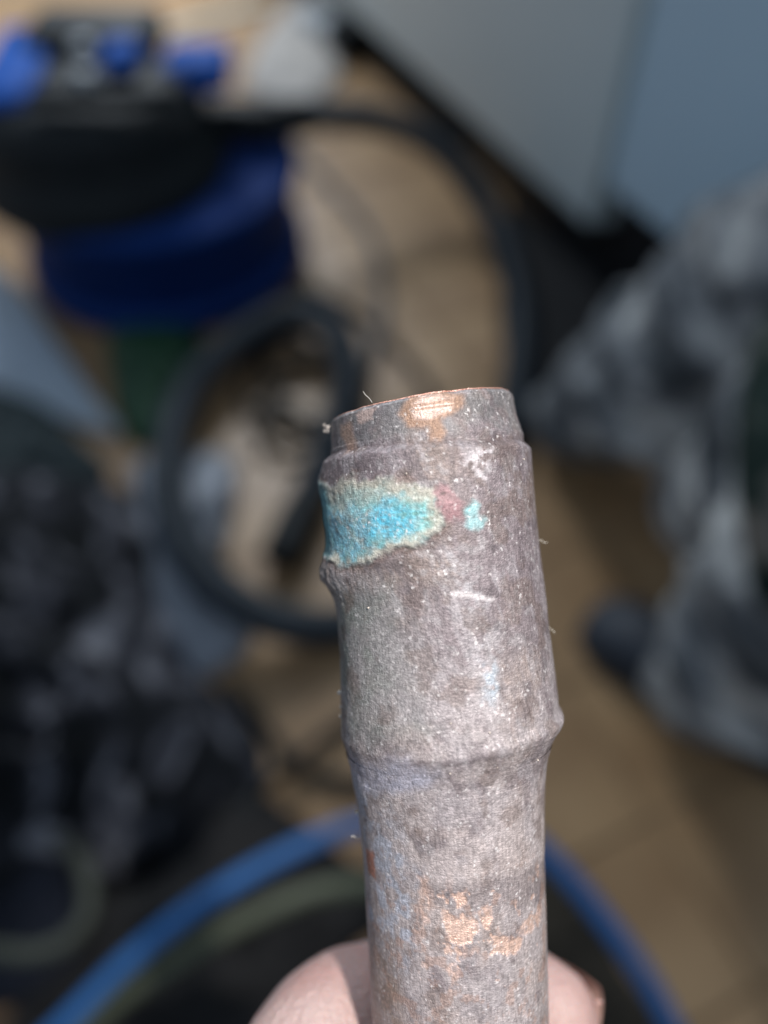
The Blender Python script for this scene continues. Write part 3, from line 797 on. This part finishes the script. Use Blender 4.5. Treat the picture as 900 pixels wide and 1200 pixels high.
    put(m * (0.2 + .8 * line), (0.62, 0.50, 0.44), .85); met = met * (1 - m) + .45 * m
    # verdigris
    v, sd = stain('verd', th, z, .75, 1.0, .7, 61, **kw)
    put(sstep(-1.3, -.2, sd) * (1 - v) * sstep(.3, .6, n(.9, 3, 60)), (0.20, 0.135, 0.11), .65)
    k1, k2, k3 = n(.75, 4, 62), n(1.5, 4, 63), n(2.6, 3, 68)
    base = np.array([0.32, 0.385, 0.355])[None, None] + 0 * col
    tq = (sstep(.40, .62, k1) * (1 - .75 * sstep(.4, 2.4, z + 1.6 * (k2 - .5))))[..., None]; base = base * (1 - tq) + np.array([0.17, 0.36, 0.37]) * tq
    m, _ = stain('bluemid', th, z, 1.4, 1.2, .7, 64, **kw)
    q = (m * (0.35 + .9 * sstep(.35, .6, k2)))[..., None].clip(0, 1); base = base * (1 - q * .8) + np.array([0.17, 0.41, 0.53]) * q * .8
    m, _ = stain('bright', th, z, .9, 1.1, 1.2, 66, **kw)
    left = sstep(-2, -24, a + 22 * (k1 - .5))
    q = (m * (0.5 + .6 * sstep(.3, .6, k2)))[..., None].clip(0, 1)
    base = base * (1 - q) + (np.array([0.19, 0.46, 0.46]) * (1 - left[..., None]) + np.array([0.085, 0.43, 0.60]) * left[..., None]) * q
    q = (sstep(.54, .68, k2) * sstep(-30, -12, a) * m)[..., None]; base = base * (1 - q * .7) + np.array([0.12, 0.25, 0.21]) * q * .7
    q = sstep(.58, .76, k3)[..., None]; base = base * (1 - q * .35) + np.array([0.36, 0.48, 0.49]) * q * .35
    q = (sstep(.60, .70, n(1.9, 3, 69)))[..., None]; base = base * (1 - q * .3) + np.array([0.16, 0.17, 0.15]) * q * .3
    k = (v * .96)[..., None]; col = col * (1 - k) + base * k
    edge = sstep(-.5, .3, sd) * (1 - sstep(.3, 1.7, sd)); put(edge * sstep(.30, .52, n(.9, 3, 65)), (0.42, 0.40, 0.34), .85)
    deep = v * sstep(-62, -76, a); put(deep, (0.025, 0.17, 0.21), .75)
    m, _ = stain('spot', th, z, .45, .5, 1.2, 70, **kw); put(m * (.4 + .9 * n(1.3, 3, 76)), (0.30, 0.56, 0.58), .9)
    m2, _ = stain('pink', th, z, .4, .4, 1.0, 71, **kw); put(m2 * (0.75 + .5 * n(1.2, 3, 72)), (0.286, 0.173, 0.184), .9)
    pit = np.exp(-(((a - 3.6) * .21 - .15 * (z - 1.95)) ** 2 + ((z - 1.95) * 1.6) ** 2) / .10); put(pit, (0.034, 0.017, 0.015), .95)
    m3, _ = stain('star', th, z, .4, .9, 1.1, 73, **kw); put(m3 * sstep(.42, .62, n(1.6, 3, 74)), (0.56, 0.55, 0.57), .85)
    met = met * (1 - np.clip(v + m2 + m3, 0, 1))
    col = col * (0.86 + 0.28 * fin)
    tint = np.array([0.99, 0.94, 0.95]); kk = (1 - np.clip(v + cop, 0, 1))[..., None]
    col = col * (1 - kk) + col * tint * kk
    return col, met, v, cop

def ring_surface(name, z_of_row, r_of, parent, nt=480, disp=None, front_only=False):
    """surface of revolution about the pipe axis with per-vertex relief and stain colours"""
    fr_ = math.radians(112); nb = nt // 8      # finer on the side that shows
    th = np.concatenate([np.linspace(-fr_, fr_, nt - nb, endpoint=False), np.linspace(fr_, 2 * math.pi - fr_, nb, endpoint=False)])
    th = np.where(th > math.pi, th - 2 * math.pi, th)
    TH, Zb = np.meshgrid(th, z_of_row)
    rb = np.interp(Zb, PZ, PR) if r_of is None else r_of(TH, Zb)
    cx = np.interp(Zb, PZ, PX)
    p3 = np.stack([RM * np.sin(TH), -RM * np.cos(TH), Zb], -1)
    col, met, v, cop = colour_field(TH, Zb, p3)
    r, Zs = (rb, Zb)
    if disp is not None:
        r, Zs = disp(TH, Zb, rb, p3, v, cop)
    X = cx + r * np.sin(TH); Y = -r * np.cos(TH)
    vs = np.stack([X, Y, Zs], -1).reshape(-1, 3)
    o = mesh(name, vs, grid_faces(len(z_of_row), nt)[:, ::-1], PATINA, parent)
    at = o.data.color_attributes.new('patina', 'FLOAT_COLOR', 'POINT')
    at.data.foreach_set('color', np.concatenate([col, met[..., None]], -1).reshape(-1).astype(np.float32))
    return o

def rough_relief(p3, amp=1.0):
    return amp * (0.16 * (fbm(p3 * .35, 3, 201) - .5) + 0.030 * (fbm(p3 * 1.6, 3, 202) - .5) + 0.035 * (fbm(p3 * 4.0, 2, 203) - .5))

# --- tube (hollow, with the bare end at the top)
def tube_r(TH, Z):
    return np.where(Z > 7.0, np.minimum(np.interp(Z, PZ, PR), 11.8), np.where(Z > -31, 11.6, np.interp(Z, PZ, PR)))
def tube_disp(TH, Z, r, p3, v, cop):
    r = r + rough_relief(p3, np.where(Z > 8, .75, .55)) - 0.10 * cop
    # the end was cut a little askew and its edge is worn
    Zs = Z + np.where(Z > 7.0, (Z - 7.0) / 6.0 * (1.02 * np.sin(TH) - .05), 0.0)
    edge = sstep(12.5, 12.95, Z)
    r = r - edge * (0.22 + .25 * fbm(p3 * .6, 3, 211))
    Zs = Zs + edge * 0.22 * (fbm(p3 * .9, 3, 212) - .5)
    return r, Zs
zr = np.concatenate([np.linspace(-118, -72, 24, endpoint=False), np.linspace(-72, -30.5, 300, endpoint=False), np.linspace(-30.5, 6.9, 12, endpoint=False), np.linspace(6.9, 12.95, 70)])
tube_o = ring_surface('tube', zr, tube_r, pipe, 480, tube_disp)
RIM = simple('bright_copper_rim', (0.62, 0.27, 0.19, 1), (0.75, 0.42, 0.32, 1), 0.9, 0.38, 0.3, 3.0, 0.7)
BORE = simple('dull_copper_bore', (0.10, 0.055, 0.04, 1), (0.16, 0.09, 0.06, 1), 0.4, 0.6, 0.3, 2.0, 0.5)
def rim_bore():
    nt = 256
    th = np.linspace(-math.pi, math.pi, nt, endpoint=False)
    def row(r, z, jz):
        Z = z + (z - 7) / 6.0 * (1.02 * np.sin(th) - .05) if z > 7 else np.full(nt, z)
        p = np.stack([RM * np.sin(th), -RM * np.cos(th), np.full(nt, 12.95)], -1)
        Z = Z + jz * 0.22 * (fbm(p * .9, 3, 212) - .5)
        rr = r - jz * .25 * fbm(p * .6, 3, 211)
        cx = np.interp(Z, PZ, PX)
        return np.stack([cx + rr * np.sin(th), -rr * np.cos(th), Z], -1)
    rows = [row(11.0, 12.93, 1), row(10.93, 13.06, 1), row(10.6, 13.12, 1), row(10.2, 13.05, 1), row(10.08, 12.9, 1)]
    mesh('cut_rim', np.concatenate(rows), grid_faces(len(rows), nt)[:, ::-1], RIM, tube_o)
    rows = [row(10.08, 12.9, 1), row(10.02, 10, 0), row(10.0, 0, 0), row(10.0, -40, 0), row(10.0, -118, 0)]
    mesh('bore', np.concatenate(rows), grid_faces(len(rows), nt)[:, ::-1], BORE, tube_o)
rim_bore()

# --- soldered sleeve
def bump(a, z, a0, z0, sa, sz): return np.exp(-((a - a0) / sa) ** 2 - ((z - z0) / sz) ** 2)
def sleeve_r(TH, Z):
    r = np.interp(Z, PZ, PR)
    return np.where(Z > 7.35, 12.67, r)
def sleeve_disp(TH, Z, r, p3, v, cop):
    a = np.degrees(TH)
    r = r + rough_relief(p3, 1.25)
    # round the shoulder at the top, uneven along the edge
    e = sstep(6.7, 8.1, Z + .5 * (fbm(p3 * .5, 3, 221) - .5))
    r = r - e * (r - 11.6)
    # crust: raised verdigris with a thick lip, the knob and the flake on the left edge
    r = r + v * (0.10 + 0.34 * (fbm(p3 * .6, 3, 222) - .35) + 0.04 * (fbm(p3 * 2.6, 3, 227) - .5)) + 0.10 * v * (1 - v) * 4 * (0.3 + 1.4 * fbm(p3 * .7, 3, 228))
    r = r + 1.5 * bump(a, Z, -84, -6.6, 26, 2.3) * (0.75 + .5 * fbm(p3 * 1.2, 3, 223))
    r = r + 0.6 * bump(a, Z, -92, 4.4, 20, 2.2) * (0.5 + fbm(p3 * 1.2, 3, 224))
    r = r + 0.22 * bump(a, Z, -28, -4.9, 16, .8)
    r = r + 0.35 * bump(a, Z, 6, .8, 8, 1.2)
    # rolled ridge at the lower end
    zr_ = -26.2 + 1.0 * np.sin(TH + .35) * .9 - .5 * np.cos(TH)
    r = r + 0.26 * np.exp(-((Z - zr_ - .2) / .7) ** 2) * (0.2 + 1.2 * fbm(p3 * .4, 3, 225)) * (0.35 + .65 * sstep(-40, 50, a))
    r = r + 0.45 * bump(a, Z, 80, -25.9, 30, .8)
    lowe = sstep(-27.6, -29.6, Z + .6 * (fbm(p3 * .45, 3, 226) - .5)); r = r - lowe * .15
    return r, Z
zs = np.linspace(-29.8, 8.5, 320)
sleeve = ring_surface('sleeve', zs, sleeve_r, pipe, 480, sleeve_disp)
# --- solder fillet that runs out onto the tube
def solder_disp(TH, Z, r, p3, v, cop):
    r = r + rough_relief(p3, 1.0) + .25 * sstep(-37, -31, Z) * (fbm(p3 * np.array([.5, .5, .2]), 4, 231) - .4) - 0.25 * sstep(-36, -41.5, Z)
    return r, Z
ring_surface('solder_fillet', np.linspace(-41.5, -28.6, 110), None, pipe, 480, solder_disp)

# --- loose bits: crumbs, burr and fibres caught on the crust
def crumb(name, th, z, r_off, size, mat, seed, parent=pipe):
    bm = bmesh.new(); bmesh.ops.create_icosphere(bm, subdivisions=2, radius=size)
    rnd = random.Random(seed)
    for v in bm.verts: v.co *= 0.7 + 0.6 * rnd.random()
    t = math.radians(th); r = np.interp(z, PZ, PR) + r_off; cx = np.interp(z, PZ, PX)
    bmesh.ops.translate(bm, vec=(cx + r * math.sin(t), -r * math.cos(t), z), verts=bm.verts)
    return from_bm(name, bm, mat, parent, True)
CR = simple('pale_crumb', (0.50, 0.43, 0.38, 1), (0.62, 0.56, 0.50, 1), .8, .6)
for i, (t, z, ro, s) in enumerate([(-86, 11.1, .35, .28), (-88, 10.75, .75, .20), (-87, 11.45, .8, .17), (-84, 10.6, .3, .2), (-88, -21.5, .1, .28), (-88, -24.4, .1, .18), (-90, -36.5, .2, .2), (-85, -23, .05, .16)]):
    crumb('crumb', t, z, ro, s, CR, i)
for i in range(12):
    rnd = random.Random(100 + i)
    z = rnd.uniform(-34, 7)
    crumb('crumb', rnd.uniform(-70, 75), z, .06, rnd.uniform(.05, .12), CR, 200 + i)
def hair(t, z, path, r=0.03):
    tt = math.radians(t); rr = np.interp(z, PZ, PR); cx = np.interp(z, PZ, PX)
    b = Vector((cx + rr * math.sin(tt), -rr * math.cos(tt), z))
    tube('fibre', [b + Vector(q) for q in path], r, M['fibre'], pipe, 8, 6)
hair(86, -4.4, [(-.1, 0, 0), (.35, 0, .1), (.6, 0, -.15), (1.1, 0, -.25)])
hair(86, -14.8, [(-.1, 0, 0), (.25, 0, -.4), (.6, 0, -.7), (.7, 0, -1.0)])
hair(-32, 12.6, [(0, 0, 0), (-.3, 0, .5), (-.7, 0, .9), (-.9, 0, 1.3)], .035)
hair(-86, -39.2, [(.1, 0, 0), (-.5, 0, -.1), (-.9, 0, .15), (-1.2, 0, .1)], .035)
hair(-86, -36.6, [(.1, 0, 0), (-.4, 0, .5), (-.5, 0, .9)], .03)

# ------------------------------------------------------------------ the hand that holds it (same frame, millimetres)
def skin_material():
    m, nt, b = new_mat('skin')
    tc = nt.nodes.new('ShaderNodeTexCoord')
    nz = nt.nodes.new('ShaderNodeTexNoise'); nz.inputs['Scale'].default_value = 0.09; nz.inputs['Detail'].default_value = 5
    nt.links.new(tc.outputs['Object'], nz.inputs['Vector'])
    cr = nt.nodes.new('ShaderNodeValToRGB')
    cr.color_ramp.elements[0].position = .35; cr.color_ramp.elements[0].color = (0.355, 0.215, 0.195, 1)
    cr.color_ramp.elements[1].position = .65; cr.color_ramp.elements[1].color = (0.40, 0.29, 0.27, 1)
    nt.links.new(nz.outputs['Fac'], cr.inputs['Fac'])
    # grime in the creases of the fingertip
    n2 = nt.nodes.new('ShaderNodeTexNoise'); n2.inputs['Scale'].default_value = 0.55; n2.inputs['Detail'].default_value = 6
    nt.links.new(tc.outputs['Object'], n2.inputs['Vector'])
    mr = nt.nodes.new('ShaderNodeMapRange'); mr.inputs['From Min'].default_value = .62; mr.inputs['From Max'].default_value = .72; mr.inputs['To Max'].default_value = .45
    nt.links.new(n2.outputs['Fac'], mr.inputs['Value'])
    mx = nt.nodes.new('ShaderNodeMix'); mx.data_type = 'RGBA'; mx.inputs['B'].default_value = (0.28, 0.20, 0.18, 1)
    nt.links.new(mr.outputs['Result'], mx.inputs['Factor']); nt.links.new(cr.outputs['Color'], mx.inputs['A'])
    nt.links.new(mx.outputs['Result'], b.inputs['Base Color'])
    b.inputs['Roughness'].default_value = .55
    b.inputs['Subsurface Weight'].default_value = .35
    b.inputs['Subsurface Radius'].default_value = (1.0, .35, .2)
    b.inputs['Subsurface Scale'].default_value = .0025
    v = nt.nodes.new('ShaderNodeTexVoronoi'); v.inputs['Scale'].default_value = 1.4
    nt.links.new(tc.outputs['Object'], v.inputs['Vector'])
    w = nt.nodes.new('ShaderNodeTexNoise'); w.inputs['Scale'].default_value = 1.2; w.inputs['Detail'].default_value = 6
    nt.links.new(tc.outputs['Object'], w.inputs['Vector'])
    ad = nt.nodes.new('ShaderNodeMath'); ad.operation = 'ADD'
    nt.links.new(v.outputs['Distance'], ad.inputs[0]); nt.links.new(w.outputs['Fac'], ad.inputs[1])
    bp = nt.nodes.new('ShaderNodeBump'); bp.inputs['Strength'].default_value = .6; bp.inputs['Distance'].default_value = .00035
    nt.links.new(ad.outputs[0], bp.inputs['Height']); nt.links.new(bp.outputs['Normal'], b.inputs['Normal'])
    return m
SKIN = skin_material()

FING = {   # name: mcp, pip, dip, tip with radii
 'index':  [(-33, -30, -94, 11), (-29, -12, -85, 9.8), (-19.4, 6.5, -71.9, 10.0), (-11, 16, -71.3, 9.0), (1.5, 20.2, -72.5, 8.3), (9, 18.8, -73, 8.0), (13.0, 15.6, -73.8, 7.6)],
 'middle': [(-34, -32, -114, 11.5), (-30, -12, -106, 10), (-21, 6, -94, 9.8), (-10, 18.5, -91.5, 9.0), (3, 21, -91.5, 8.6), (13, 17.5, -92, 8.2), (18.0, 11, -92.5, 7.6)],
 'ring':   [(-34, -34, -132, 11), (-30, -14, -124, 9.6), (-21, 5, -112, 9.3), (-10, 17.8, -110, 8.6), (3, 20.2, -110, 8.2), (13, 16.5, -110, 7.8), (17.5, 10, -110.5, 7.2)],
 'little': [(-33, -36, -148, 10), (-29, -18, -140, 8.6), (-21, 2, -129, 8.2), (-12, 14.5, -127, 7.6), (-2, 18.6, -127, 7.2), (8, 17, -127, 6.8), (13, 13, -127, 6.4)],
}
bm = bmesh.new()
for f in FING.values(): blob_chain(bm, f)
# thumb: over the near side of the pipe, below the picture
blob_chain(bm, [(-30, -66, -168, 15), (-24, -52, -145, 14), (-18, -38, -122, 11.5), (-9, -26, -106, 9.8), (2, -20.5, -96, 9.2), (7, -19.5, -90, 8.2)])
# palm and wrist
for a, b_ in (((-33, -30, -97, 12), (-40, -80, -190, 17)), ((-36, -33, -114, 13.5), (-45, -84, -196, 18)), ((-36, -35, -131, 13), (-50, -84, -202, 17)), ((-34, -37, -147, 12), (-53, -80, -206, 15)), ((-29, -48, -140, 14), (-38, -84, -192, 18))):
    mid = tuple((a[i] + b_[i]) / 2 + (0, 0, 0, 1.0)[i] for i in range(4))
    blob_chain(bm, [a, mid, b_])
blob_chain(bm, [(-45, -80, -190, 24), (-52, -92, -225, 25), (-66, -112, -290, 31), (-82, -135, -370, 37)])
hm = soft_union(bm, 0.9, 9)
# knuckle creases and small unevenness
nv = len(hm.vertices); co = np.empty(nv * 3); hm.vertices.foreach_get('co', co); co = co.reshape(-1, 3)
no = np.empty(nv * 3); hm.vertices.foreach_get('normal', no); no = no.reshape(-1, 3)
d = .9 * (fbm(co * .12, 3, 301) - .5) + .12 * (fbm(co * .7, 3, 302) - .5)
for (c, ax, dep, wd) in (((-15, 3, -71), (.75, .42, .6), .55, .7), ((-19, 0, -69), (.8, .3, -.5), .40, .7), ((-12, 7, -68), (.8, .5, .35), .35, .6), ((-6, 17, -68), (1, .1, .1), .2, .7)):
    q = (co - np.array(c)) @ (np.array(ax) / np.linalg.norm(ax))
    d -= dep * np.exp(-(q / wd) ** 2) * np.exp(-(np.linalg.norm(co - np.array(c), axis=1) / 9.0) ** 2)
co = co + no * d[:, None]
# flesh flattens where it presses on the pipe
cxh = np.interp(co[:, 2], PZ, PX); rr = np.interp(co[:, 2], PZ, PR) + .12
dx = co[:, 0] - cxh; rad = np.hypot(dx, co[:, 1]); inside = rad < rr
sc_ = np.where(inside, rr / np.maximum(rad, 1e-3), 1.0)
co[:, 0] = cxh + dx * sc_; co[:, 1] *= sc_
hm.vertices.foreach_set('co', co.reshape(-1)); hm.update()
hm.polygons.foreach_set('use_smooth', [True] * len(hm.polygons))
hm.materials.clear(); hm.materials.append(SKIN)
hm.name = 'hand'
hand = bpy.data.objects.new('hand', hm); COL.objects.link(hand)
hand.matrix_world = PIPE_M
tag(hand, 'bare hand gripping the pipe from below with index finger behind it', 'hand')
NAIL = simple('fingernail', (0.50, 0.33, 0.28, 1), (0.58, 0.40, 0.34, 1), .3, .35)
def nail(tip, prev, out, w, l):
    t = (Vector(tip[:3]) - Vector(prev[:3])).normalized(); o_ = Vector(out); o_ = (o_ - t * o_.dot(t)).normalized(); s = t.cross(o_)
    r = tip[3]; vs = []; n1, n2 = 9, 9
    for i in range(n1):
        for j in range(n2):
            a = (j / (n2 - 1) - .5) * 1.7; x = (i / (n1 - 1)) * l - l * .45
            c = Vector(tip[:3]) + t * x + (o_ * math.cos(a) + s * math.sin(a)) * (r + .15 - .02 * max(0, x) ** 2)
            vs.append(tuple(c))
    return mesh('fingernail', vs, grid_faces(n1, n2, False), NAIL, hand)
for k, ln in (('index', 10), ('middle', 11), ('ring', 10), ('little', 8.5)):
    f = FING[k]; tp = f[-1]
    nail(tp, f[-2], (tp[0], tp[1], 0), 9, ln)
nail((7, -19.5, -90, 8.2), (2, -20.5, -96, 9.2), (0, -1, 0), 10, 12)
# a rag of loose skin at the fingertip
bm = bmesh.new(); bmesh.ops.create_icosphere(bm, subdivisions=2, radius=.7)
for v in bm.verts: v.co = Vector((v.co.x * 1.0, v.co.y * .5, v.co.z * .6)) * random.uniform(.75, 1.2)
bmesh.ops.translate(bm, vec=(20.2, 13.4, -70.6), verts=bm.verts)
from_bm('loose_skin', bm, SKIN, hand, True)
